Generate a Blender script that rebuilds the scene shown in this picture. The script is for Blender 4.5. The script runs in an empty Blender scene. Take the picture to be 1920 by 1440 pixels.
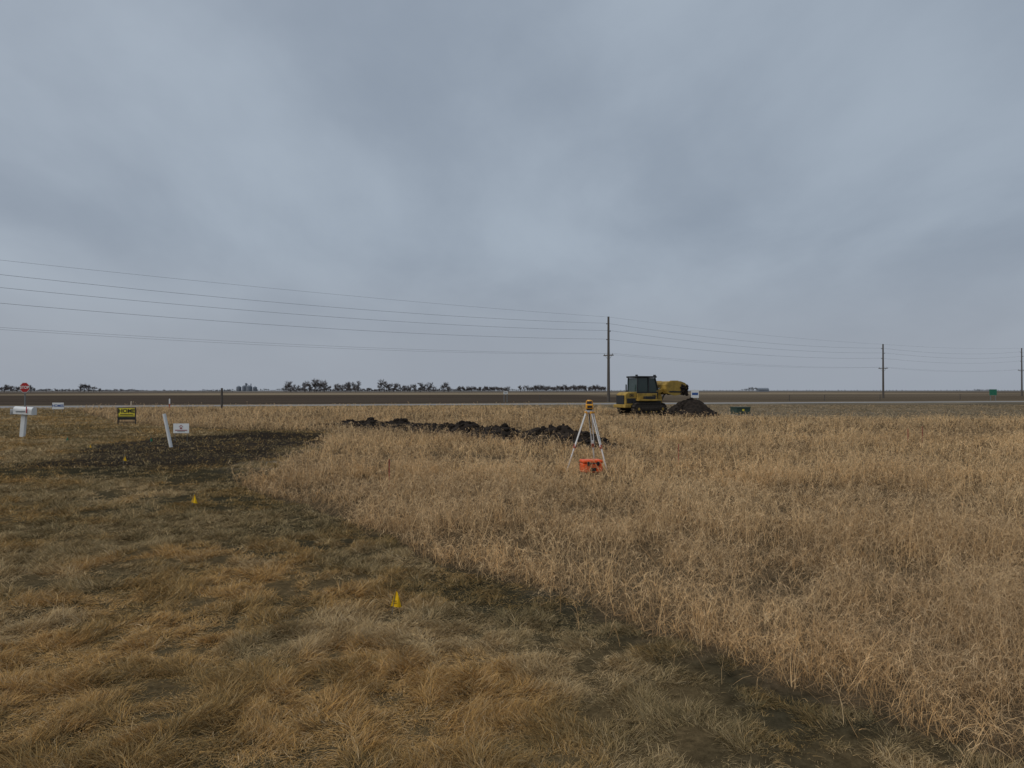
import bpy, math, random
import numpy as np
from mathutils import Vector, Matrix
random.seed(7); rng=np.random.default_rng(11)
S=bpy.context.scene
F=1331.0; H=1.65; HY=732.0
def gx(px,d): return (px-960)/F*d

# ---------- noise ----------
_g=rng.random((256,256))
def vnoise(x,y):
    xi=np.floor(x).astype(int); yi=np.floor(y).astype(int)
    fx=x-xi; fy=y-yi
    fx=fx*fx*(3-2*fx); fy=fy*fy*(3-2*fy)
    a=_g[xi%256,yi%256]; b=_g[(xi+1)%256,yi%256]; c=_g[xi%256,(yi+1)%256]; d=_g[(xi+1)%256,(yi+1)%256]
    return (a*(1-fx)+b*fx)*(1-fy)+(c*(1-fx)+d*fx)*fy
def fbm(x,y,s,o=4,off=0.0):
    v=0;a=1;t=0
    for i in range(o):
        v=v+a*vnoise(x/s+off+i*17.3,y/s+off*1.7+i*9.1); t+=a; a*=.5; s=s/2.03
    return v/t
def sstep(a,b,x):
    t=np.clip((x-a)/(b-a),0,1); return t*t*(3-2*t)

# ---------- materials ----------
def new_mat(name):
    m=bpy.data.materials.new(name); m.use_nodes=True
    nt=m.node_tree; nt.nodes.clear(); return m,nt
def pmat(name,col,rough=.6,metal=0,var=.15,scale=8,bump=0.0,spec=.4):
    m,nt=new_mat(name); N=nt.nodes; L=nt.links
    o=N.new('ShaderNodeOutputMaterial'); p=N.new('ShaderNodeBsdfPrincipled')
    tc=N.new('ShaderNodeTexCoord'); n=N.new('ShaderNodeTexNoise'); n.inputs['Scale'].default_value=scale; n.inputs['Detail'].default_value=6
    r=N.new('ShaderNodeValToRGB')
    r.color_ramp.elements[0].position=.3; r.color_ramp.elements[1].position=.7
    r.color_ramp.elements[0].color=(*[c*(1-var) for c in col],1); r.color_ramp.elements[1].color=(*[min(1,c*(1+var)) for c in col],1)
    L.new(tc.outputs['Object'],n.inputs['Vector']); L.new(n.outputs['Fac'],r.inputs['Fac']); L.new(r.outputs['Color'],p.inputs['Base Color'])
    p.inputs['Roughness'].default_value=rough; p.inputs['Metallic'].default_value=metal; p.inputs['Specular IOR Level'].default_value=spec
    if bump>0:
        b=N.new('ShaderNodeBump'); b.inputs['Strength'].default_value=bump; L.new(n.outputs['Fac'],b.inputs['Height']); L.new(b.outputs['Normal'],p.inputs['Normal'])
    L.new(p.outputs[0],o.inputs[0]); return m
def grass_mat(name,trans=.25):
    m,nt=new_mat(name); N=nt.nodes; L=nt.links
    o=N.new('ShaderNodeOutputMaterial'); a=N.new('ShaderNodeAttribute'); a.attribute_name='col'
    d=N.new('ShaderNodeBsdfDiffuse'); t=N.new('ShaderNodeBsdfTranslucent'); mx=N.new('ShaderNodeMixShader'); mx.inputs[0].default_value=trans
    L.new(a.outputs['Color'],d.inputs['Color']); L.new(a.outputs['Color'],t.inputs['Color'])
    L.new(d.outputs[0],mx.inputs[1]); L.new(t.outputs[0],mx.inputs[2]); L.new(mx.outputs[0],o.inputs[0]); return m

M=dict(
 yellow=pmat('machine_yellow',(.36,.23,.045),.65,0,.35,3),
 black=pmat('black_paint',(.02,.02,.022),.5),
 glass=pmat('dark_glass',(.03,.05,.045),.12,0,.1,2,0,.6),
 track=pmat('track_steel',(.045,.036,.028),.8,.2,.4,9,.3),
 white=pmat('white_paint',(.72,.72,.70),.55,0,.05,5),
 alu=pmat('aluminium',(.55,.56,.57),.4,.4,.1,6),
 wood=pmat('pole_wood',(.10,.085,.072),.9,0,.3,12,.4),
 lath=pmat('lath_wood',(.48,.40,.30),.8,0,.2,14),
 redst=pmat('stake_red',(.34,.09,.055),.7,0,.3,14),
 orange=pmat('case_orange',(.85,.10,.015),.45,0,.1,6),
 insty=pmat('instrument_yellow',(.78,.36,.03),.4,0,.1,6),
 signy=pmat('sign_yellow',(.75,.62,.05),.5,0,.04,3),
 red=pmat('stop_red',(.42,.02,.02),.4,0,.08,4),
 green=pmat('sign_green',(.02,.15,.09),.5,0,.1,4),
 boxg=pmat('box_green',(.035,.06,.045),.6,0,.1,4),
 flagy=pmat('flag_yellow',(.88,.52,.01),.5,0,.06,20),
 flagg=pmat('flag_green',(.01,.22,.10),.5,0,.06,20),
 blue=pmat('ink_blue',(.03,.09,.28),.5),
 maroon=pmat('ink_maroon',(.25,.03,.03),.5),
 soil=pmat('dark_soil',(.026,.020,.016),.95,0,.5,5,.8,.1),
 gal=pmat('galvanised_steel',(.22,.23,.23),.5,.5,.1,10),
 wire=pmat('wire',(.12,.125,.13),.6),
 insul=pmat('insulator',(.12,.12,.13),.4),
 haze=pmat('haze_tinted_steel',(.17,.19,.22),.8,0,.08,.2),  # blue-grey distance haze painted into the base colour
 lens=pmat('lens',(.02,.02,.03),.1),
)
# ---------- helpers ----------
def link(o,parent=None):
    S.collection.objects.link(o)
    if parent: o.parent=parent
    return o
def empty(name,loc,rot=0,tilt=None):
    e=bpy.data.objects.new(name,None); e.empty_display_size=.2; e.location=loc
    e.rotation_euler=(tilt[0],tilt[1],rot) if tilt else (0,0,rot)
    return link(e)
def mk(name,v,f,mat,parent=None,bevel=0,smooth=False):
    me=bpy.data.meshes.new(name); me.from_pydata([tuple(q) for q in v],[],f); me.update()
    me.materials.append(mat); o=link(bpy.data.objects.new(name,me),parent)
    if smooth:
        for p in me.polygons: p.use_smooth=True
    if bevel:
        b=o.modifiers.new('b','BEVEL'); b.width=bevel; b.segments=2; b.limit_method='ANGLE'
    return o
def box(name,x0,x1,y0,y1,z0,z1,mat,parent=None,bevel=0):
    v=[(x,y,z) for x in(x0,x1) for y in(y0,y1) for z in(z0,z1)]
    f=[(0,1,3,2),(4,6,7,5),(0,4,5,1),(2,3,7,6),(0,2,6,4),(1,5,7,3)]
    return mk(name,v,f,mat,parent,bevel)
def tubegeo(p1,p2,r1,r2,n=8):
    p1=Vector(p1);p2=Vector(p2); d=(p2-p1).normalized()
    a=d.orthogonal().normalized(); b=d.cross(a)
    v=[];f=[]
    for p,r in((p1,r1),(p2,r2)):
        for i in range(n):
            t=2*math.pi*i/n; v.append(p+a*math.cos(t)*r+b*math.sin(t)*r)
    for i in range(n): f.append((i,(i+1)%n,n+(i+1)%n,n+i))
    f.append(tuple(range(n-1,-1,-1))); f.append(tuple(range(n,2*n)))
    return v,f
def tube(name,p1,p2,r1,r2,mat,parent=None,n=10):
    v,f=tubegeo(p1,p2,r1,r2,n); return mk(name,v,f,mat,parent,0,False)
def prism(name,prof,y0,y1,mat,parent=None,bevel=0):
    n=len(prof); v=[(x,y0,z) for x,z in prof]+[(x,y1,z) for x,z in prof]
    f=[(i,(i+1)%n,n+(i+1)%n,n+i) for i in range(n)]+[tuple(range(n-1,-1,-1)),tuple(range(n,2*n))]
    o=mk(name,v,f,mat,parent,bevel)
    import bmesh
    bm=bmesh.new(); bm.from_mesh(o.data); bmesh.ops.recalc_face_normals(bm,faces=bm.faces); bm.to_mesh(o.data); bm.free()
    return o
def text(body,size,loc,mat,parent,rot=(math.pi/2,0,0),sx=1,bold=0.0):
    c=bpy.data.curves.new('lettering','FONT'); c.body=body; c.size=size; c.align_x='CENTER'; c.align_y='CENTER'; c.extrude=.002; c.offset=bold
    c.materials.append(mat); o=link(bpy.data.objects.new('lettering',c),parent); o.location=loc; o.rotation_euler=rot; o.scale=(sx,1,1); return o
def npmesh(name,verts,quads,mat,col=None,parent=None):
    me=bpy.data.meshes.new(name); nv=len(verts); nf=len(quads)
    me.vertices.add(nv); me.vertices.foreach_set('co',verts.astype(np.float32).ravel())
    me.loops.add(nf*4); me.loops.foreach_set('vertex_index',quads.astype(np.int32).ravel())
    me.polygons.add(nf); me.polygons.foreach_set('loop_start',np.arange(0,nf*4,4,dtype=np.int32))
    try: me.polygons.foreach_set('loop_total',np.full(nf,4,dtype=np.int32))
    except Exception: pass
    if col is not None:
        a=me.attributes.new('col','FLOAT_COLOR','POINT')
        c=np.ones((nv,4),dtype=np.float32); c[:,:3]=col; a.data.foreach_set('color',c.ravel())
    me.materials.append(mat); me.update(calc_edges=True)
    return link(bpy.data.objects.new(name,me),parent)

# ---------- regions ----------
poly=np.array([(3.9,1.0),(2.2,3.15),(-.7,7.1),(-4.7,12.5),(-4.9,15),(-5.3,19.5),(-7.0,28),(-12.6,30),(-19,35),(-30,50),(-38,62),(-10,66),(7,66),(10,53),(14,44),(24,40),(45,38),(70,40),(70,1.0)])
def inpoly(x,y):
    c=np.zeros(x.shape,bool); n=len(poly); j=n-1
    for i in range(n):
        xi,yi=poly[i]; xj,yj=poly[j]
        if yi!=yj:
            k=((yi>y)!=(yj>y))&(x<(xj-xi)*(y-yi)/(yj-yi)+xi); c^=k
        j=i
    return c
def tall(x,y):
    w=.26+y*.014
    xx=x+(fbm(x,y,1.3,3)-.5)*2.2*w; yy=y+(fbm(x,y,1.1,3,5.)-.5)*w
    return inpoly(xx,yy)
def edged(x,y):
    return np.where(y<13.5,((x+4.7)*9.55+(y-12.7)*6.9)/11.78,9.)
def dirt(x,y):
    e=((x+8.6)/3.8)**2+((y-21.5)/6.5)**2
    return sstep(1.3,.55,e+(fbm(x,y,2.0,4,3.)-.5)*1.5)
def bandd(x,y):
    s=-edged(x,y); wd=.45+.085*y
    return sstep(1.15,.1,s/wd+(fbm(x,y,.9,3,8.)-.5)*2.0)*(y<15)
def yr(x): return 84.7+.27*x
berm=np.array([(-8.6,34.5),(-5.5,31),(-2.2,27.0),(.7,22.6),(2.7,20.6)])
def bermdist(x,y,par=False):
    best=np.full(x.shape,1e9); bp=np.zeros(x.shape)
    for i,(a,b) in enumerate(zip(berm[:-1],berm[1:])):
        ab=b-a; t=np.clip(((x-a[0])*ab[0]+(y-a[1])*ab[1])/(ab@ab),0,1)
        d=np.hypot(x-a[0]-t*ab[0],y-a[1]-t*ab[1]); bp=np.where(d<best,(i+t)/4,bp); best=np.minimum(best,d)
    return (best,bp) if par else best

# ---------- ground ----------
def axis(a,b,step,far,g):
    v=list(np.arange(a,b+1e-6,step)); s=step
    while v[-1]<far: s*=g; v.append(v[-1]+s)
    return v
ya=axis(-4,60,.25,9000,1.035)
ya=[-400,-150,-60,-25,-10]+ya
xp=axis(0,14,.25,9000,1.045)
xa=[-q for q in xp[::-1]][:-1]+xp
X,Y=np.meshgrid(np.array(xa),np.array(ya))
x=X.ravel();y=Y.ravel()
def mixc(c,d,m): return c*(1-m[:,None])+np.array(d)[None,:]*m[:,None]
def ground_color(x,y):
    n1=fbm(x,y,6,4,2.); n2=fbm(x,y,1.2,3,4.)
    c=np.tile(np.array([.19,.155,.11]),(len(x),1))
    c=mixc(c,(.13,.11,.08),sstep(.4,.65,n1))
    lw=(x<2.5-(y-2.6)*.72)|(x<-6)
    lawn=np.where((y<60)&lw,1.,0.)
    c=mixc(c,(.115,.082,.042),lawn)
    c=mixc(c,(.06,.05,.030),lawn*sstep(.45,.65,n2))
    c=mixc(c,(.11,.08,.048),tall(x,y).astype(float))
    c=mixc(c,(.042,.037,.023),bandd(x,y)*.85*(1-tall(x,y)))
    c=mixc(c,(.032,.026,.021),dirt(x,y)*.92*(1-tall(x,y)))
    c=mixc(c,(.025,.02,.016),sstep(1.5,.6,bermdist(x,y)))
    s=y-yr(x)+(fbm(x,y,40,3)-.5)*6
    c=mixc(c,(.19,.15,.10),sstep(2,4,s))
    c=mixc(c,(.075,.058,.045),sstep(8,11,s)*np.where(x<25,1,.65))
    c=mixc(c,(.14,.112,.083),sstep(70,95,s)*sstep(10,60,x)*.8)
    c=mixc(c,(.24,.19,.13),sstep(170,210,s)*sstep(-330,-120,x)*sstep(330,200,x))
    c=mixc(c,(.12,.10,.085),sstep(420,500,s))
    c=mixc(c,(.18,.16,.14),sstep(700,800,s))
    c=mixc(c,(.19,.19,.19),sstep(900,2500,s))  # far ground fades to grey: atmospheric haze painted into the colour
    return c
col=ground_color(x,y)
z=(fbm(x,y,1.5,3,6.)-.5)*.05*(np.abs(y)<40)
V=np.stack([x,y,z],1); nx=len(xa); ny=len(ya)
I=np.arange(nx*ny).reshape(ny,nx)
Q=np.stack([I[:-1,:-1].ravel(),I[:-1,1:].ravel(),I[1:,1:].ravel(),I[1:,:-1].ravel()],1)
gm,nt=new_mat('ground_mat'); N=nt.nodes; L=nt.links
o=N.new('ShaderNodeOutputMaterial'); p=N.new('ShaderNodeBsdfPrincipled'); a=N.new('ShaderNodeAttribute'); a.attribute_name='col'
tc=N.new('ShaderNodeTexCoord'); n=N.new('ShaderNodeTexNoise'); n.inputs['Scale'].default_value=14; n.inputs['Detail'].default_value=9; n.inputs['Roughness'].default_value=.75
mp=N.new('ShaderNodeMapping'); mp.inputs['Scale'].default_value=(.02,.25,1); mp.inputs['Rotation'].default_value=(0,0,-.26)
n2=N.new('ShaderNodeTexNoise'); n2.inputs['Scale'].default_value=1; n2.inputs['Detail'].default_value=6
L.new(tc.outputs['Object'],n.inputs['Vector']); L.new(tc.outputs['Object'],mp.inputs['Vector']); L.new(mp.outputs[0],n2.inputs['Vector'])
mr=N.new('ShaderNodeMapRange'); mr.inputs[1].default_value=.3; mr.inputs[2].default_value=.7; mr.inputs[3].default_value=.4; mr.inputs[4].default_value=1.55
mr2=N.new('ShaderNodeMapRange'); mr2.inputs[1].default_value=.3; mr2.inputs[2].default_value=.7; mr2.inputs[3].default_value=.7; mr2.inputs[4].default_value=1.3
L.new(n.outputs['Fac'],mr.inputs[0]); L.new(n2.outputs['Fac'],mr2.inputs[0])
mm=N.new('ShaderNodeMath'); mm.operation='MULTIPLY'; L.new(mr.outputs[0],mm.inputs[0]); L.new(mr2.outputs[0],mm.inputs[1])
vm=N.new('ShaderNodeVectorMath'); vm.operation='SCALE'; L.new(a.outputs['Color'],vm.inputs[0]); L.new(mm.outputs[0],vm.inputs['Scale'])
L.new(vm.outputs[0],p.inputs['Base Color']); p.inputs['Roughness'].default_value=1; p.inputs['Specular IOR Level'].default_value=0
b=N.new('ShaderNodeBump'); b.inputs['Strength'].default_value=.6; b.inputs['Distance'].default_value=.05; L.new(n.outputs['Fac'],b.inputs['Height']); L.new(b.outputs[0],p.inputs['Normal'])
L.new(p.outputs[0],o.inputs[0])
g=npmesh('ground',V,Q,gm,col)

rm=pmat('road_gravel',(.25,.24,.23),.9,0,.15,1.5,.1,.1)
rv=[];rf=[]
xs=list(range(-300,420,12))
for i,xx in enumerate(xs):
    yc=yr(xx); rv+= [(xx,yc-2.7,.03),(xx,yc+2.7,.03),(xx,yc-3.7,-.02),(xx,yc+3.7,-.02)]
    if i: 
        k=4*(i-1); rf+=[(k,k+4,k+5,k+1),(k+2,k+6,k+4,k),(k+1,k+5,k+7,k+3)]
mk('road',rv,rf,rm)
mk('side_street',[(-75,60,.02),(-35,66.5,.02),(-37,71,.02),(-75,65,.02)],[(0,1,2,3)],rm)

# ---------- blades ----------
def blades(B,ang,L_,out,up,droop,side,w,seg,col):
    n=len(L_); t=np.linspace(0,1,seg+1)[None,:]
    dx=np.cos(ang)[:,None]; dy=np.sin(ang)[:,None]
    Lc=L_[:,None]
    h=Lc*(out[:,None]*t); lat=Lc*side[:,None]*t**2; zz=Lc*(up[:,None]*t-droop[:,None]*t**2.5)
    cx=B[:,0:1]+dx*h-dy*lat; cy=B[:,1:2]+dy*h+dx*lat; cz=B[:,2:3]+zz
    ra=rng.random(n)*math.pi*2; wx=np.cos(ra)[:,None]; wy=np.sin(ra)[:,None]; wz=(rng.random(n)-.5)[:,None]*.8
    ww=w[:,None]*.5*(1-t**1.5*.88)
    P=np.empty((n,seg+1,2,3))
    for k,sg in((0,-1),(1,1)):
        P[:,:,k,0]=cx+sg*wx*ww; P[:,:,k,1]=cy+sg*wy*ww; P[:,:,k,2]=cz+sg*wz*ww
    V=P.reshape(-1,3)
    base=(np.arange(n)*(2*(seg+1)))[:,None]+(np.arange(seg)*2)[None,:]
    Q=np.stack([base,base+1,base+3,base+2],-1).reshape(-1,4)
    C=np.repeat(col,2*(seg+1),axis=0)
    return V,Q,C,(cx,cy,cz)
class Acc:
    def __init__(s): s.V=[];s.Q=[];s.C=[];s.n=0
    def add(s,V,Q,C): s.V.append(V);s.Q.append(Q+s.n);s.C.append(C);s.n+=len(V)
    def make(s,name,mat): return npmesh(name,np.concatenate(s.V),np.concatenate(s.Q),mat,np.concatenate(s.C))
def ring(d0,d1,dens,k=.80,m=1.2):
    area=(d1-d0)*(k*(d0+d1)+2*m); n=int(area*dens)
    yy=np.sqrt(rng.random(n)*(d1**2-d0**2)+d0**2); xx=(rng.random(n)*2-1)*(yy*k+m)
    return xx,yy
def pal(n,m,cols):
    m=m/m.sum(1,keepdims=True); return m@np.array(cols)

# lawn
A=Acc()
for d0,d1,dens,seg,hs in((2.2,5,21000,3,.92),(5,8,10500,3,.95),(8,13,4200,2,1.0),(13,24,1050,2,1.15),(24,45,230,2,1.3),(45,80,45,2,1.4)):
    x,y=ring(d0,d1,dens)
    lw=~tall(x,y)
    lw&=(y<yr(x)-5)
    band=bandd(x,y)
    cl=fbm(x,y,.22,2,1.); keep=rng.random(len(x))<(.7+.6*sstep(.35,.7,cl))*(1-.42*band)
    dk=np.clip(dirt(x,y),0,1); keep&=rng.random(len(x))>dk*.88
    keep&=bermdist(x,y)>1.2
    keep&=lw; x=x[keep];y=y[keep]; n=len(x); d=y
    r=rng.random(n); big=fbm(x,y,1.1,4,3.3); cl=fbm(x,y,.22,2,1.); band=bandd(x,y); dk=dirt(x,y); big2=fbm(x,y,3,3,7.7); big3=fbm(x,y,.6,3,17.7)
    L_=(.045+.06*rng.random(n)+.05*sstep(.45,.75,cl)*rng.random(n))*hs*(1-.35*band)
    ang=fbm(x,y,.30,2,12.)*16+rng.normal(0,.85,n)
    out=.45+.5*rng.random(n); up=.15+.75*rng.random(n)*sstep(.25,.6,cl)+.1; droop=.1+.4*rng.random(n); side=rng.normal(0,.3,n)
    w=np.maximum(.003,d*.0008)*(.7+.6*rng.random(n))
    wts=np.stack([.2+1.6*sstep(.42,.60,big), .4+1.4*sstep(.56,.40,big), .25+2.4*band+2.5*dk+1.9*sstep(.50,.34,big2)+1.7*sstep(.52,.64,big3), .2+.7*r**2],1)
    wts*=rng.random((n,4))**1.2+.08
    cc=pal(n,wts,[(.56,.31,.085),(.55,.39,.195),(.135,.115,.055),(.68,.56,.39)])*(.6+.7*rng.random(n)**1.3)[:,None]
    ri=((x>0)&(y>30))[:,None]*1.0
    cc=cc*(1-ri)+ri*(cc*.35+np.array([.29,.235,.165])*.65)
    B=np.stack([x,y,np.full(n,-.015)+.03*cl],1)
    V,Q,C,_=blades(B,ang,L_,out,up,droop,side,w,seg,cc); A.add(V,Q,C)
gmat=grass_mat('dry_grass_blade',.2)
A.make('mown_lawn_grass',gmat)

# tall grass
T=Acc()
case_x,case_y=gx(1108,14.2),14.2
for d0,d1,dens,nl,seg in((1.6,5.5,390,11,5),(5.5,9,270,9,4),(9,15,135,8,3),(15,25,56,6,3),(25,40,20,6,2),(40,67,9,6,2)):
    x,y=ring(d0,d1,dens,.80,1.5)
    cl=fbm(x,y,.6,3,21.); ed=edged(x,y)
    keep=tall(x,y)&(rng.random(len(x))<(.18+1.1*sstep(.35,.6,cl)))
    keep|=(ed>-.4)&(ed<.3)&(rng.random(len(x))<.05)&(y<13.5)
    keep&=bermdist(x,y)>.85
    keep&=~((np.abs(x-case_x)<.27)&(y<14.5)&(y>13.0))
    keep&=~((np.abs(x-9.9)<3.2)&(np.abs(y-47.5)<2.6))
    x=x[keep];y=y[keep]; n=len(x); ed=edged(x,y)
    big=fbm(x,y,2.6,4,31.); big2=fbm(x,y,1.1,3,41.); big3=fbm(x,y,4.5,3,57.)
    hgt=(.21+.24*rng.random(n)+.19*(rng.random(n)**4))*(.62+.68*sstep(.35,.65,big2))*(.84+.16*sstep(-.2,.5,ed))
    ang=rng.random(n)*6.283; out=np.abs(rng.normal(0,.40,n)); up=1-.3*rng.random(n); droop=.35*rng.random(n)**1.5; side=rng.normal(0,.28,n)
    ws=np.maximum(.0026,y*.00055)
    wts=np.stack([.8+0*x,.4+1.5*sstep(.55,.4,big),.2+1.7*sstep(.5,.64,big)+1.4*sstep(.5,.60,big3),.5+.9*(rng.random(n)**2)+1.0*sstep(.8,0,ed)],1)*(rng.random((n,4))**1.2+.1)
    cc=pal(n,wts,[(.74,.48,.235),(.82,.60,.34),(.36,.26,.155),(.64,.36,.135)])*(.76+.55*rng.random(n))[:,None]
    B=np.stack([x,y,np.full(n,-.01)],1)
    V,Q,C,(cx,cy,cz)=blades(B,ang,hgt,out,up,droop,side,ws*(1+.3*rng.random(n)),seg,cc); T.add(V,Q,C)
    idx=np.repeat(np.arange(n),nl); m=len(idx)
    k=rng.integers(0,seg+1,m); k=np.where(rng.random(m)<.3,seg,k)
    B=np.stack([cx[idx,k],cy[idx,k],cz[idx,k]],1)
    L_=(.07+.17*rng.random(m))*(1+.25*(k==0))
    top=(k>=seg-1)
    ang=rng.random(m)*6.283
    out=.25+.7*rng.random(m); up=.1+.85*rng.random(m); droop=.2+1.1*rng.random(m); side=rng.normal(0,.6,m)
    L_=np.where(top,L_*.6,L_)
    w=np.maximum(.0022,y[idx]*.0005)*(.6+.7*rng.random(m))
    c2=cc[idx]*(.8+.45*rng.random(m))[:,None]
    c2=np.where(top[:,None],c2*.6+np.array([.82,.61,.37])*.4*(.8+.3*rng.random(m))[:,None],c2)
    B[:,2]=np.maximum(B[:,2],.0)
    V,Q,C,_=blades(B,ang,L_,out,up,droop,side,w,seg,c2); T.add(V,Q,C)
    x2,y2=ring(d0,d1,dens*2.4,.80,1.5); kp=tall(x2,y2)&(bermdist(x2,y2)>.8); x2=x2[kp];y2=y2[kp]; n2_=len(x2)
    cu=np.array([.32,.215,.115])[None,:]*(.6+.8*rng.random(n2_))[:,None]
    V,Q,C,_=blades(np.stack([x2,y2,np.zeros(n2_)],1),rng.random(n2_)*6.283,.1+.12*rng.random(n2_),.6+.3*rng.random(n2_),.3+.5*rng.random(n2_),.3*rng.random(n2_),rng.normal(0,.3,n2_),np.maximum(.003,y2*.0007),2,cu); T.add(V,Q,C)
T.make('tall_dry_grass',gmat)

# ---------- soil berm & pile ----------
def clodmesh(name,centers,parent=None):
    import bmesh
    bm=bmesh.new()
    for (cx,cy,cz,r) in centers:
        mtx=Matrix.Translation((cx,cy,cz))@Matrix.Rotation(random.random()*6,4,'Z')@Matrix.Rotation(random.random()*3,4,'X')@Matrix.Diagonal((1,random.uniform(.6,1),random.uniform(.5,.9),1))
        g_=bmesh.ops.create_icosphere(bm,subdivisions=2,radius=r,matrix=mtx)
        for v in g_['verts']:
            c=Vector((cx,cy,cz)); v.co=c+(v.co-c)*random.uniform(.72,1.22)
    me=bpy.data.meshes.new(name); bm.to_mesh(me); bm.free(); me.materials.append(M['soil'])
    return link(bpy.data.objects.new(name,me),parent)
def bermz(x,y):
    bd,bp=bermdist(x,y,True)
    wv_=.8+.3*bp
    h=(.20+.24*sstep(0,.5,bp))*sstep(0,.06,bp)*sstep(1.04,.90,bp)*(.6+.75*vnoise(x*1.1+3,y*1.1))
    prof=np.exp(-(bd/(.6*wv_))**2)
    rough=(fbm(x,y,.4,4,70.)-.5)*.6
    return h*prof*(1+rough*1.8)+rough*.12*sstep(1.3,.4,bd)-.05
bx=np.arange(-10,4.2,.06); by=np.arange(19,36,.06)
X,Y=np.meshgrid(bx,by); x=X.ravel(); y=Y.ravel(); z=bermz(x,y)
I=np.arange(len(x)).reshape(len(by),len(bx))
Q=np.stack([I[:-1,:-1].ravel(),I[:-1,1:].ravel(),I[1:,1:].ravel(),I[1:,:-1].ravel()],1)
bd=bermdist(x,y); Q=Q[(bd[Q]<1.25).all(1)]
used=np.unique(Q); re=np.zeros(len(x),int); re[used]=np.arange(len(used))
BM=npmesh('soil_berm',np.stack([x,y,z],1)[used],re[Q],M['soil'])
cs=[]
seglen=[np.linalg.norm(b-a) for a,b in zip(berm[:-1],berm[1:])]; tot=sum(seglen)
for i in range(1000):
    s=random.random()*tot; k=0
    while k<len(seglen)-1 and s>seglen[k]: s-=seglen[k]; k+=1
    a,b=berm[k],berm[k+1]; t=s/seglen[k]; pt=a+(b-a)*t; nrm=np.array([-(b-a)[1],(b-a)[0]])/seglen[k]
    pt=pt+nrm*random.gauss(0,.42); zz=float(bermz(np.array([pt[0]]),np.array([pt[1]]))[0])
    cs.append((pt[0],pt[1],max(0,zz),.03+.11*random.random()**2))
clodmesh('clods',cs,BM)
def cone(name,cx,cy,rx,ry,h):
    v=[(cx,cy,h)];f=[];nr=20;na=64
    for i in range(1,nr+1):
        for j in range(na):
            t=2*math.pi*j/na; r=i/nr; nn=vnoise(np.array([math.cos(t)*3*r+9]),np.array([math.sin(t)*3*r+4]))[0]-.5
            zz=h*(1-r)**.95*(1+nn*.3)+(.10*(random.random()-.5) if i<nr else -.1)
            v.append((cx+rx*r*math.cos(t)*(1+nn*.15),cy+ry*r*math.sin(t)*(1+nn*.15),zz))
    for j in range(na): f.append((0,1+j,1+(j+1)%na))
    for i in range(nr-1):
        for j in range(na):
            a=1+i*na+j;b_=1+i*na+(j+1)%na; f.append((a,a+na,b_+na,b_))
    return mk(name,v,f,M['soil'])
px_=gx(1294,46.0); RX=1.95
pile=cone('soil_pile',px_,46.0,RX,1.9,1.2)
cl=[]
for i in range(320):
    t=random.random()*6.28; r=random.random()**.6
    cl.append((px_+RX*r*math.cos(t),46.0+1.9*r*math.sin(t),max(.02,1.17*(1-r)),random.uniform(.03,.10)))
clodmesh('clods',cl,pile)

# ---------- track loader ----------
E=empty('track_loader',(gx(1206,48),48,0),math.radians(22)); E.scale=(.88,.95,1)
Yl,Bk,Gl,Tk=M['yellow'],M['black'],M['glass'],M['track']
def stadium(x0,x1,z0,z1,n=10):
    r=(z1-z0)/2; zc=(z0+z1)/2; pts=[]
    for i in range(n+1):
        t=-math.pi/2+math.pi*i/n; pts.append((x1-r+r*math.cos(t),zc+r*math.sin(t)))
    for i in range(n+1):
        t=math.pi/2+math.pi*i/n; pts.append((x0+r+r*math.cos(t),zc+r*math.sin(t)))
    return pts
for sgn,nm in((-1,'near'),(1,'far')):
    y0,y1=(sgn*.95-.2,sgn*.95+.2)
    prism('track_inner_'+nm,stadium(-1.5,1.25,.10,.74),y0+.04,y1-.04,Tk,E)
    pts=stadium(-1.55,1.30,.05,.79,8)
    P=[Vector((a,0,b)) for a,b in pts]; P.append(P[0])
    Ls=[(P[i+1]-P[i]).length for i in range(len(P)-1)]; Tt=sum(Ls); ns=34
    sv=[];sf=[]
    for k in range(ns):
        s=Tt*k/ns;i=0
        while s>Ls[i]: s-=Ls[i]; i+=1
        dr=(P[i+1]-P[i]).normalized(); c=P[i]+dr*s; up=Vector((dr.z,0,-dr.x))
        b0=len(sv)
        for a in(-.07,.07):
            for yy in(y0,y1):
                for u in(-.02,.035): q=c+dr*a+up*u; sv.append((q.x,yy,q.z))
        sf+=[tuple(b0+j for j in f) for f in((0,1,3,2),(4,6,7,5),(0,4,5,1),(2,3,7,6),(0,2,6,4),(1,5,7,3))]
    mk('track_shoes_'+nm,sv,sf,Tk,E)
    ys=y0 if sgn<0 else y1
    for k,(wx,wr) in enumerate(((-1.18,.24),(.93,.24),(-.55,.12),(-.1,.12),(.35,.12))):
        wz=.42 if wr>.2 else .24
        tube(f'wheel_{nm}_{k}',(wx,ys-.03,wz),(wx,ys+.03,wz),wr,wr,Tk,E,16)
        tube(f'hub_{nm}_{k}',(wx,ys-.05,wz),(wx,ys+.05,wz),wr*.4,wr*.4,Yl,E,12)
    box('track_frame_'+nm,-.9,.7,ys-.045,ys+.045,.36,.55,Tk,E,.02)
box('chassis',-1.35,1.1,-.7,.7,.45,1.0,Bk,E,.03)
prism('engine_hood',[(-2.0,.62),(-1.98,1.38),(-1.75,1.52),(-.75,1.56),(-.75,.85),(-1.5,.62)],-.62,.62,Yl,E,.04)
box('radiator_guard',-2.06,-2.0,-.5,.5,.72,1.32,Bk,E,.01)
box('hood_grille',-1.85,-1.05,-.65,-.6,.80,1.12,Bk,E,.01)
box('counterweight',-2.12,-1.6,-.8,.8,.5,.72,Yl,E,.04)
box('fender_near',-1.1,.9,-1.12,-.62,.95,1.06,Yl,E,.02)
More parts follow.
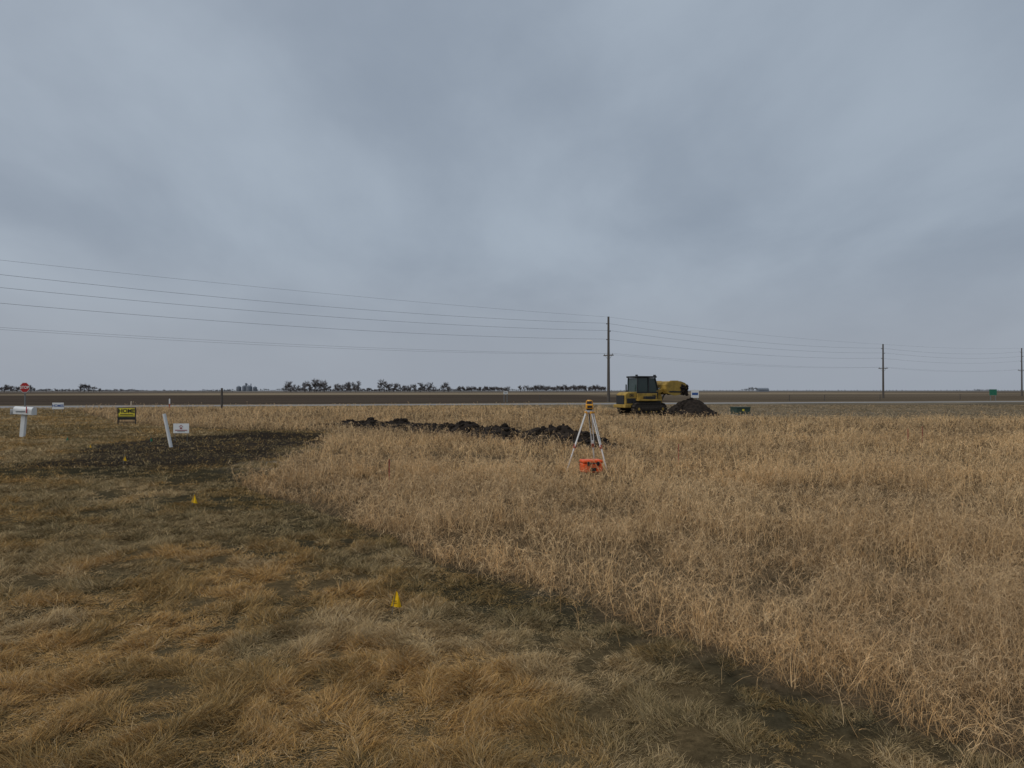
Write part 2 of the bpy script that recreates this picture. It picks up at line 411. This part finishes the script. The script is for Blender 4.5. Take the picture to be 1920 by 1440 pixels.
box('fender_far',-1.1,.9,.62,1.12,.95,1.06,Yl,E,.02)
box('side_panel_near',-1.0,.7,-.78,-.62,1.06,1.45,Yl,E,.02)
box('side_panel_far',-1.0,.7,.62,.78,1.06,1.45,Yl,E,.02)
box('step_box',-.55,.35,-1.1,-.8,1.06,1.26,Bk,E,.02)
prism('cab_glass',[(-.95,1.5),(-.90,2.48),(.62,2.48),(.85,1.75),(.80,1.2),(-.95,1.2)],-.60,.60,Gl,E)
for yy in(-.63,.63):
    for k,(a,b) in enumerate((((-.97,1.2),(-.92,2.5)),((.02,1.2),(.02,2.5)),((.62,2.5),(.86,1.75)),((.86,1.75),(.82,1.1)))):
        tube(f'cab_post_{k}',(a[0],yy,a[1]),(b[0],yy,b[1]),.045,.045,Bk,E,6)
    box('cab_sill',-.97,.86,yy-.04,yy+.04,1.45,1.55,Bk,E)
for k,(xx,zz) in enumerate(((-.97,1.5),(.86,1.75))): tube(f'cab_cross_{k}',(xx,-.63,zz),(xx,.63,zz),.04,.04,Bk,E,6)
box('cab_roof',-1.05,.74,-.72,.72,2.50,2.61,Bk,E,.04)
tube('exhaust',(-1.35,.25,1.55),(-1.35,.25,2.05),.05,.05,Bk,E)
box('work_light_a',.6,.72,-.6,-.42,2.61,2.70,Bk,E); box('work_light_b',-.98,-.88,-.6,-.42,2.61,2.70,Bk,E)
text('DIG',.24,(-1.45,-.665,1.32),Bk,E,bold=.008)
text('DIG',.2,(.45,-.79,1.28),Bk,E,bold=.006)
for sgn,nm in((-1,'near'),(1,'far')):
    yy=sgn*.5
    prism('loader_tower_'+nm,[(.75,.8),(.72,1.65),(1.0,1.75),(1.35,1.1),(1.3,.8)],yy-.07,yy+.07,Yl,E,.02)
    prism('lift_arm_'+nm,[(.75,1.40),(.80,1.66),(1.5,1.86),(2.2,1.55),(2.15,1.35),(1.5,1.58)],yy*1.2-.06,yy*1.2+.06,Yl,E,.02)
    tube('lift_cylinder_'+nm,(1.2,yy*1.05,.9),(1.7,yy*1.05,1.62),.06,.05,Bk,E)
    tube('cylinder_rod_'+nm,(.9,yy*.7,1.65),(1.6,yy*.7,1.95),.035,.035,M['alu'],E)
outp=[(1.38,1.45),(1.24,1.75),(1.24,2.02),(1.36,2.20),(1.60,2.27),(2.55,2.27),(3.0,2.14)]
inn=[(2.98,2.07),(2.53,2.20),(1.62,2.20),(1.42,2.14),(1.31,1.99),(1.31,1.77),(1.44,1.48)]
prism('bucket_shell',outp+inn,-1.15,1.15,Yl,E)
side=[(1.40,1.42),(1.26,1.75),(1.26,2.01),(1.38,2.18),(1.61,2.25),(2.54,2.25),(2.98,2.12),(3.08,1.80),(2.75,1.42),(2.0,1.30)]
prism('bucket_side_near',side,-1.19,-1.15,Yl,E); prism('bucket_side_far',side,1.15,1.19,Yl,E)
box('bucket_back_rib',1.7,2.4,-1.1,-1.0,2.27,2.31,Yl,E); box('bucket_back_rib',1.7,2.4,1.0,1.1,2.27,2.31,Yl,E)
prism('bucket_wear_plate',[(1.50,1.52),(2.70,1.50),(2.9,1.74),(2.85,1.80),(2.65,1.60),(1.5,1.62)],-1.21,-1.19,Bk,E)
for k in range(8):
    yy=-1.05+k*.3
    prism(f'tooth_{k}',[(2.95,2.16),(3.22,1.98),(2.95,2.04)],yy-.04,yy+.04,Bk,E)
clb=[]
for i in range(190):
    a=random.uniform(1.7,3.15); clb.append((a,random.uniform(-1.0,1.05),random.uniform(1.45+.2*(a>2.7),2.08-.15*max(0,a-2.6)),random.uniform(.10,.2)))
# soil stuck on the near side and lip of the bucket
for i in range(60):
    a=random.uniform(2.55,3.15); clb.append((a,-1.17,random.uniform(1.35,2.0),random.uniform(.05,.13)))
clodmesh('bucket_soil',clb,E)

# ---------- tripod & level ----------
d=14.6; tx=gx(1105,d); E=empty('survey_tripod',(tx,d,0))
hz=1.22
tube('head_plate',(0,0,hz-.02),(0,0,hz+.02),.085,.085,M['alu'],E,20)
for k,(fx,fy) in enumerate(((-.47,-.05),(.33,-.28),(.16,.42))):
    d_=Vector((fx,fy,0)); u=d_.normalized(); pr=Vector((-u.y,u.x,0))
    top=u*.07+Vector((0,0,hz-.02)); foot=Vector((fx,fy,0)); mid=top.lerp(foot,.58)
    for s in(-1,1): tube(f'leg_{k}_rail{s}',top+pr*.035*s,mid+pr*.022*s,.011,.011,M['white'] ,E,8)
    tube(f'leg_{k}_lower',top.lerp(foot,.5),foot,.018,.013,M['white'],E,8)
    tube(f'leg_{k}_clamp',mid+(top-mid).normalized()*.04,mid-(top-mid).normalized()*.04,.030,.030,M['redst'],E,8)
    tube(f'leg_{k}_hinge',top-pr*.06,top+pr*.06,.025,.025,M['insty'],E,8)
    tube(f'leg_{k}_spike',foot,foot+Vector((0,0,-.05)),.012,.002,M['gal'],E,6)
tube('strap',(0,0,hz-.05),(.02,.02,hz-.35),.01,.01,Bk,E,5)
E2=empty('laser_level',(tx,d,hz+.02))
tube('base',(0,0,0),(0,0,.03),.06,.06,Bk,E2,20); box('body',-.075,.075,-.07,.07,.03,.13,M['insty'],E2,.02)
tube('turret',(0,0,.13),(0,0,.19),.05,.045,M['lens'],E2,20); tube('cap',(0,0,.19),(0,0,.215),.055,.04,M['insty'],E2,20)
box('keypad',-.05,.05,-.076,-.068,.05,.10,Bk,E2)
for s in(-1,1): tube(f'guard_{s}',(s*.07,0,.1),(s*.055,0,.2),.01,.01,M['insty'],E2,6)
E=empty('equipment_case',(case_x,case_y,0),math.radians(12))
box('body',-.2,.2,-.14,.14,0.02,.20,M['orange'],E,.025); box('lid',-.205,.205,-.145,.145,.205,.27,M['orange'],E,.025)
for xx in(-.1,.1): box('latch',xx-.025,xx+.025,-.16,-.146,.16,.24,Bk,E,.005)
tube('handle',(-.07,-.17,.2),(.07,-.17,.2),.012,.012,Bk,E,6)
box('label',-.06,.06,-.1485,-.1465,.05,.12,Bk,E)

# ---------- stakes ----------
def stake(px,py_base,h,mat,w=.02,lean=0,name='survey_stake',d=None):
    d=d or H*F/(py_base-HY)
    x0=gx(px,d)
    prof=[(-w,-.1),(w,-.1),(w,h-.0),(0,h+.02),(-w,h)]
    o=prism(name,prof,-w*.4,w*.4,mat); o.location=(x0,d,0); o.rotation_euler=(0,lean,random.uniform(-.3,.3)); return o
stake(730,918,.50,M['redst'],.011)
stake(1272,880,.52,M['redst'],.010); stake(1702,832,.45,M['redst'],.012); stake(1729,830,.5,M['redst'],.012)
stake(245,790,1.05,M['lath'],.035,.04)
stake(318,768,.92,M['white'],.05); stake(318,768.4,.5,M['redst'],.055)
tube('fence_post',(gx(416,62),62,0),(gx(416,62),62,1.85),.10,.10,M['wood'],None,8)
tube('marker_post',(gx(322,20.6),20.6,-.05),(gx(308,20.6),20.6,.97),.047,.047,M['white'],None,14)

def flag(px,py,size,mat,nm='marker_flag',d=None):
    d=d or H*F/(py-HY); x0=gx(px,d)
    E=empty(nm,(x0,d,0),random.uniform(-.3,.3))
    tube('wire',(0,0,-.02),(size*.25,0,size*1.55),.0022*max(1,d/6),.0022*max(1,d/6),M['gal'],E,5)
    n=9; v=[];f=[]
    for i in range(n):
        for j in range(n):
            u=i/(n-1); w=j/(n-1)
            v.append((size*(.23-.05*w)+u*size*(.15+.55*w)-w*size*.25-.0, .12*size*math.sin(u*5+w*2)*u, size*(1.5-w*1.0-u*.12*(1))))
    for i in range(n-1):
        for j in range(n-1): a=i*n+j; f.append((a,a+n,a+n+1,a+1))
    mk('cloth',v,f,mat,E,0,True)
    return E
E=flag(735,1150,.115,M['flagy'])
for k,(a,b) in enumerate(((.035,.095),(.05,.08))): box('print',.012,.045,-.006-.002*k,-.005-.002*k,b-.002,b+.002,Bk,E)
flag(361,950,.125,M['flagy']); flag(232,868,.12,M['flagy']); flag(168,842,.11,M['flagy']); flag(125,828,.11,M['flagg']); flag(282,830,.11,M['flagg'])

# ---------- signs ----------
d=58; E=empty('stop_sign',(gx(47,d),d,0)); zc=H+(HY-726.5)/F*d; r=.43
def octa(name,r,y0,y1,mat): 
    pr=[(r*math.cos(math.pi/8+i*math.pi/4),zc+r*math.sin(math.pi/8+i*math.pi/4)) for i in range(8)]
    return prism(name,pr,y0,y1,mat,E)
octa('rim',r,-.05,-.04,M['white']); octa('face',r*.93,-.056,-.051,M['red'])
text('STOP',.31,(0,-.06,zc),M['white'],E,bold=.008)
box('post',-.035,.035,-.035,.03,-.1,zc+.3,M['gal'],E)
d=25.2; E=empty('mailbox',(gx(43,d),d,0),0)
prism('post',[(-.09,-.1),(.06,-.1),(.13,.80),(-.02,.80)],-.06,.06,M['white'],E,.01)
zb=.80
P=[(-.14,zb),(.14,zb),(.14,zb+.16)]+[(.14*math.cos(t),zb+.16+.11*math.sin(t)) for t in [math.pi*i/8 for i in range(1,8)]]+[(-.14,zb+.16)]
v=[(-.33,a,b) for a,b in P]+[(.33,a,b) for a,b in P]; n=len(P)
o=mk('box',v,[(i,(i+1)%n,n+(i+1)%n,n+i) for i in range(n)]+[tuple(range(n)),tuple(range(2*n-1,n-1,-1))],M['white'],E,.006); o.location=(.02,0,0); o.rotation_euler=(0,.06,0)
box('door_rim',-.345,-.325,-.15,.15,zb-.0,zb+.2,M['alu'],E,.005)
box('number_strip',-.15,.18,-.146,-.142,zb+.08,zb+.12,M['gal'],E)
box('flag_arm',.22,.25,-.16,-.148,zb+.05,zb+.28,M['red'],E)
d=52; E=empty('lawn_sign',(gx(109,d),d,0)); z0=H+(HY-767)/F*d; z1=H+(HY-755)/F*d
box('panel',-.42,.42,-.01,.01,z0,z1,M['white'],E); text('HOMES',.26,(0,-.013,(z0+z1)/2),M['blue'],E,bold=.008)
for s in(-1,1): tube('leg',(s*.3,0,-.1),(s*.3,0,z0),.012,.012,M['gal'],E,6)
d=34; E=empty('real_estate_sign',(gx(238,d),d,0),.08)
zt=H+(HY-765)/F*d; w=.40
box('panel',-w+.02,w-.02,-.012,.012,zt-.42,zt,M['signy'],E); box('lower_band',-w+.02,w-.02,-.016,.016,zt-.56,zt-.42,M['black'],E)
text('HOME',.27,(0,-.016,zt-.15),Bk,E,bold=.008)
box('rule_line',-.3,.3,-.0165,-.0125,zt-.33,zt-.295,Bk,E); box('top_band',-w+.02,w-.02,-.016,-.0122,zt-.40,zt-.37,Bk,E)
for s in(-1,1): box('leg',s*w-.02,s*w+.02,-.02,.02,-.1,zt+.03,Bk,E)
box('top_rail',-w+.02,w-.02,-.015,.015,zt+.002,zt+.03,Bk,E); box('bottom_rail',-w+.02,w-.02,-.015,.015,.12,.15,Bk,E)
d=23; E=empty('yard_sign',(gx(340,d),d,0),-.05); z0=H+(HY-812)/F*d; z1=H+(HY-794)/F*d
box('panel',-.26,.26,-.006,.006,z0,z1,M['white'],E); zc=(z0+z1)/2
prism('mark_roof',[(-.08,zc+.04),(0,zc+.11),(.08,zc+.04),(.055,zc+.04),(0,zc+.085),(-.055,zc+.04)],-.010,-.007,M['maroon'],E)
prism('mark_house',[(-.035,zc-.02),(.035,zc-.02),(.035,zc+.03),(-.035,zc+.03)],-.010,-.007,M['maroon'],E)
box('text_band',-.2,.2,-.010,-.007,zc-.075,zc-.05,M['maroon'],E); box('text_line',-.13,.13,-.010,-.007,zc-.11,zc-.098,Bk,E)
for s in(-1,1): tube('leg',(s*.2,0,-.1),(s*.2,0,z0),.006,.006,M['gal'],E,6)
def dsign(name,px,pyt,pyb,d,w,mat,mat2):
    E=empty(name,(gx(px,d),d,0)); z1=H+(HY-pyt)/F*d; z0=H+(HY-pyb)/F*d
    box('panel',-w/2,w/2,-.02,.02,z0,z1,mat,E,.0); box('border',-w/2+.08,w/2-.08,-.026,-.021,z0+(z1-z0)*.35,z0+(z1-z0)*.65,mat2,E)
    for s in(-.7,.7): tube('leg',(s*w/2,.03,-.1),(s*w/2,.03,z1),.05,.05,M['gal'],E,6)
dsign('green_road_sign',1862,730,741,112,1.15,M['green'],M['green'])
dsign('roadside_sign',1303,731,746,70,.75,M['white'],M['blue'])
dsign('road_marker_sign',948,734,739,100,.6,M['white'],M['gal'])
d=47; E=empty('utility_box',(gx(1388,d),d,0),.2)
box('pad',-.6,.6,-.5,.5,-.05,.08,M['gal'],E); box('cabinet',-.5,.5,-.42,.42,.08,.5,M['boxg'],E,.03); box('lid',-.53,.53,-.45,.45,.5,.56,M['boxg'],E,.02)
box('warning_label',-.1,.05,-.4235,-.4205,.3,.42,M['signy'],E)
for px,d_ in ((1012,102),(1480,108),(1546,112),(1800,124),(1650,116)):
    tube('delineator_post',(gx(px,d_),d_,0),(gx(px,d_),d_,1.0),.06,.06,M['wood'],None,6)

# ---------- power poles & wires ----------
poles=[(-51.4,50,12.6),(gx(1141,100),100,12.05),(gx(1656,150),150,11.45),(gx(1916,205),205,13.9),(gx(1916,205)+68,260,12.5)]
fr=[.985,.905,.80,.69]
att=[]
for (x0,y0,h) in poles:
    E=empty('utility_pole',(x0,y0,0),math.atan2(50,65))
    tube('shaft',(0,0,-.2),(0,0,h),.22,.14,M['wood'],E,12)
    pts=[]
    for k,f_ in enumerate(fr):
        z_=1.65+(h-1.65)*f_ if k else h-.05
        s=0 if k==0 else (.35 if k%2 else -.35)
        if k:
            tube(f'insulator_{k}',(0,0,z_-.05),(0,s,z_),.07,.045,M['insul'],E,8)
            tube(f'insulator_cap_{k}',(0,s,z_-.06),(0,s,z_+.1),.08,.05,M['insul'],E,8)
        pts.append((0,s,z_+(.08 if k else 0)))
    za=1.65+(h-1.65)*.475
    box('crossarm',-.06,.06,-.95,.95,za-.07,za+.07,M['wood'],E)
    for s in(-1,1):
        tube('brace',(0,s*.6,za-.07),(0,s*.1,za-.6),.025,.025,M['gal'],E,5)
        tube('arm_insulator',(0,s*.8,za+.07),(0,s*.8,za+.25),.05,.035,M['insul'],E,6)
        pts.append((0,s*.8,za+.25))
    tube('ground_wire',(.2,0,0),(.14,0,h*.9),.012,.012,M['gal'],E,4)
    a=math.atan2(50,65); att.append([Vector((x0-p[1]*math.sin(a),y0+p[1]*math.cos(a),p[2])) for p in pts])
sag=[.45,.9,.9,.9,.7,.8]
wv=[];wf=[]
def addw(a,b,sg,r):
    n=28; ring_=[]
    for i in range(n+1):
        t=i/n; p_=a.lerp(b,t); p_.z-=4*sg*t*(1-t); ring_.append(p_)
    dr=(b-a).normalized(); sd=Vector((-dr.y,dr.x,0))
    base=len(wv)
    for p_ in ring_:
        for k in range(3):
            t=2*math.pi*k/3; wv.append(p_+sd*math.cos(t)*r+Vector((0,0,1))*math.sin(t)*r)
    for i in range(n):
        for k in range(3):
            wf.append((base+i*3+k,base+i*3+(k+1)%3,base+i*3+3+(k+1)%3,base+i*3+3+k))
for A_,B_ in zip(att[:-1],att[1:]):
    for k in range(6): addw(A_[k],B_[k],sag[k],(.010,.014,.014,.014,.009,.009)[k])
mk('power_lines',wv,wf,M['wire'])

# ---------- distant trees ----------
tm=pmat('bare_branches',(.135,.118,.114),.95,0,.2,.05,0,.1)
tm2=pmat('bare_branches_haze_tint',(.18,.185,.195),.95,0,.1,.05,0,.1)  # branch colour greyed to imitate haze over the farther trees
def tree_geo(seed):
    r=random.Random(seed); v=[];f=[]
    def br(p,d,l,rad,lev):
        e=p+d*l; a=d.orthogonal().normalized(); b=d.cross(a); k=len(v); r2=rad*.65
        for q,rr in((p,rad),(e,r2)):
            for i in range(3):
                t=2.094*i; v.append(q+a*math.cos(t)*rr+b*math.sin(t)*rr)
        for i in range(3): f.append((k+i,k+(i+1)%3,k+3+(i+1)%3,k+3+i))
        if lev==0: return
        n=4
        for i in range(n):
            az=r.random()*6.283; sp=r.uniform(.35,.95)
            nd=(d*.9+Vector((math.cos(az)*sp,math.sin(az)*sp,r.uniform(-.1,.35)))).normalized()
            if nd.z<-.1: nd.z=.05
            br(p.lerp(e,1 if i==0 else r.uniform(.35,1)),nd,l*r.uniform(.62,.85),max(r2*.75,.0075),lev-1)
    br(Vector((0,0,0)),Vector((r.uniform(-.12,.12),0,1)).normalized(),.30,.028,4)
    mz=max(q.z for q in v)
    return [q/mz for q in v],f
geos=[tree_geo(s) for s in range(8)]
def treeline(name,items,mat,d):
    VV=[];QQ=[];n0=0
    for px,hpx in items:
        v,f=geos[random.randrange(8)]; a=np.array([tuple(q) for q in v]); h=hpx/F*d; dd=d*random.uniform(.95,1.08)
        t=random.random()*6.28; c,s=math.cos(t),math.sin(t)
        wd=random.uniform(.9,1.3)
        R=np.stack([(a[:,0]*c-a[:,1]*s)*h*wd+gx(px,dd),(a[:,0]*s+a[:,1]*c)*h*wd+dd,a[:,2]*h-.1],1)
        VV.append(R); QQ.append(np.array(f)+n0); n0+=len(a)
    return npmesh(name,np.concatenate(VV),np.concatenate(QQ),mat)
base=[(537,19),(546,14),(556,12),(571,20),(580,14),(590,22),(600,16),(609,20),(616,11),(632,15),(640,12),(648,16),(657,18),(667,18),(673,12),(712,12),(721,22),(730,16),(738,14),(748,15),(758,11),(768,12),(778,13),(788,15),(797,10),(806,15),(815,9),(833,18),(842,9),(862,9)]
it=[(p,h+4) for p,h in base]+[(p+random.uniform(-4,4),h*.8) for p,h in base]
it+=[(p,random.uniform(7,13)) for p in np.arange(862,955,2.0)]
it+=[(p,random.uniform(5,10)) for p in np.arange(532,860,2.6)]
it+=[(976,14),(983,12)]+[(p,random.uniform(9,16)) for p in np.arange(990,1135,2.4)]
it+=[(8,16),(15,13),(24,14),(33,12),(45,14),(58,15),(66,9),(150,17),(158,18),(166,14),(176,12),(186,9)]+[(p,random.uniform(4,8)) for p in np.arange(70,260,3)]+[(p,random.uniform(2.5,6)) for p in np.arange(260,440,4)]
it+=[(p,random.uniform(6,12)) for p in np.arange(-60,66,3)]
treeline('distant_tree_line',it,tm,600)
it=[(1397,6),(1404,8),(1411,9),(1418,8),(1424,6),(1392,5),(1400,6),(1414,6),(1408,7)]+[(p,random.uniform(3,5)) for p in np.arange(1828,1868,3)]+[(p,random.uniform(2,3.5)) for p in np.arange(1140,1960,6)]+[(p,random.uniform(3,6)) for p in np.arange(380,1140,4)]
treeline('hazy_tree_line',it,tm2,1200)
d=1500; E=empty('grain_elevator',(gx(462,d),d,0))
for k,(xx,r,h) in enumerate(((-16,5,9),(-5,4,10),(6,6,10),(18,4.5,8))):
    tube(f'bin_{k}',(xx,0,0),(xx,0,h),r,r,M['haze'],E,16); tube(f'bin_roof_{k}',(xx,0,h),(xx,0,h+2.5),r,.5,M['haze'],E,16)
box('headhouse',-2,1,-2,2,0,17,M['haze'],E); box('leg_tower',9,10.2,-1,1,0,16,M['haze'],E); tube('chute',(-.5,0,16),(6,0,11),.5,.5,M['haze'],E,6)
E=empty('farm_building',(gx(1430,1100),1100,0))
box('walls',-8,8,-5,5,0,3,M['haze'],E); mk('roof',[(-8.5,-5.5,3.01),(8.5,-5.5,3.01),(8.5,5.5,3.01),(-8.5,5.5,3.01),(-8.5,0,5.5),(8.5,0,5.5)],[(0,1,5,4),(3,4,5,2),(0,4,3),(1,2,5)],M['haze'],E)

# ---------- world ----------
w=bpy.data.worlds.new('World'); S.world=w; w.use_nodes=True; nt=w.node_tree; N=nt.nodes; L=nt.links; N.clear()
out=N.new('ShaderNodeOutputWorld')
sky=N.new('ShaderNodeTexSky'); sky.sky_type='NISHITA'; sky.sun_disc=False; sky.sun_elevation=math.radians(48); sky.sun_rotation=math.radians(-60); sky.air_density=1; sky.dust_density=4
bg1=N.new('ShaderNodeBackground'); bg1.inputs[1].default_value=.06; L.new(sky.outputs[0],bg1.inputs[0])
tc=N.new('ShaderNodeTexCoord'); sp=N.new('ShaderNodeSeparateXYZ'); L.new(tc.outputs['Generated'],sp.inputs[0])
def math_(op,a,b=None,clamp=False):
    m=N.new('ShaderNodeMath'); m.operation=op; m.use_clamp=clamp
    for i,q in enumerate((a,b)):
        if q is None: continue
        if isinstance(q,(int,float)): m.inputs[i].default_value=q
        else: L.new(q,m.inputs[i])
    return m.outputs[0]
zc_=math_('MAXIMUM',sp.outputs[2],0.0); den=math_('ADD',zc_,.30)
ux=math_('DIVIDE',sp.outputs[0],den); uy=math_('DIVIDE',sp.outputs[1],den)
cb=N.new('ShaderNodeCombineXYZ'); L.new(ux,cb.inputs[0]); L.new(uy,cb.inputs[1])
mp=N.new('ShaderNodeMapping'); mp.inputs['Rotation'].default_value=(0,0,math.radians(55)); mp.inputs['Scale'].default_value=(1.0,.7,1); mp.inputs['Location'].default_value=(3.3,1.2,0); L.new(cb.outputs[0],mp.inputs[0])
n1=N.new('ShaderNodeTexNoise'); n1.inputs['Scale'].default_value=1.6; n1.inputs['Detail'].default_value=7; n1.inputs['Roughness'].default_value=.52; n1.inputs['Distortion'].default_value=.2; L.new(mp.outputs[0],n1.inputs['Vector'])
r=N.new('ShaderNodeValToRGB'); cr=r.color_ramp; cr.interpolation='EASE'
cr.elements[0].position=.26; cr.elements[0].color=(.270,.322,.395,1); cr.elements[1].position=.72; cr.elements[1].color=(.378,.442,.520,1)
L.new(n1.outputs['Fac'],r.inputs[0])
hz_=N.new('ShaderNodeMapRange'); hz_.inputs[1].default_value=0; hz_.inputs[2].default_value=.22; hz_.inputs[3].default_value=.9; hz_.inputs[4].default_value=0; hz_.interpolation_type='SMOOTHSTEP'; L.new(sp.outputs[2],hz_.inputs[0])
mx=N.new('ShaderNodeMixRGB'); mx.inputs[2].default_value=(.338,.372,.428,1); L.new(hz_.outputs[0],mx.inputs[0]); L.new(r.outputs[0],mx.inputs[1])
bg2=N.new('ShaderNodeBackground'); L.new(mx.outputs[0],bg2.inputs[0]); bg2.inputs[1].default_value=1.0
ms=N.new('ShaderNodeMixShader'); ms.inputs[0].default_value=.93; L.new(bg1.outputs[0],ms.inputs[1]); L.new(bg2.outputs[0],ms.inputs[2]); L.new(ms.outputs[0],out.inputs[0])

sd=bpy.data.lights.new('sun','SUN'); sd.energy=1.5; sd.angle=math.radians(40); sd.color=(1,.95,.88)
so=link(bpy.data.objects.new('sun',sd)); so.rotation_euler=(math.radians(42),0,math.radians(-60)); so.location=(0,0,30)

cam=bpy.data.cameras.new('camera'); cam.sensor_width=36; cam.lens=F/1920*36; cam.clip_end=20000; cam.clip_start=.05
co=link(bpy.data.objects.new('camera',cam)); co.location=(0,0,H); co.rotation_euler=(math.radians(90)+math.atan((HY-720)/F),0,0)
S.camera=co
S.view_settings.view_transform='Standard'; S.view_settings.look='None'; S.view_settings.exposure=0
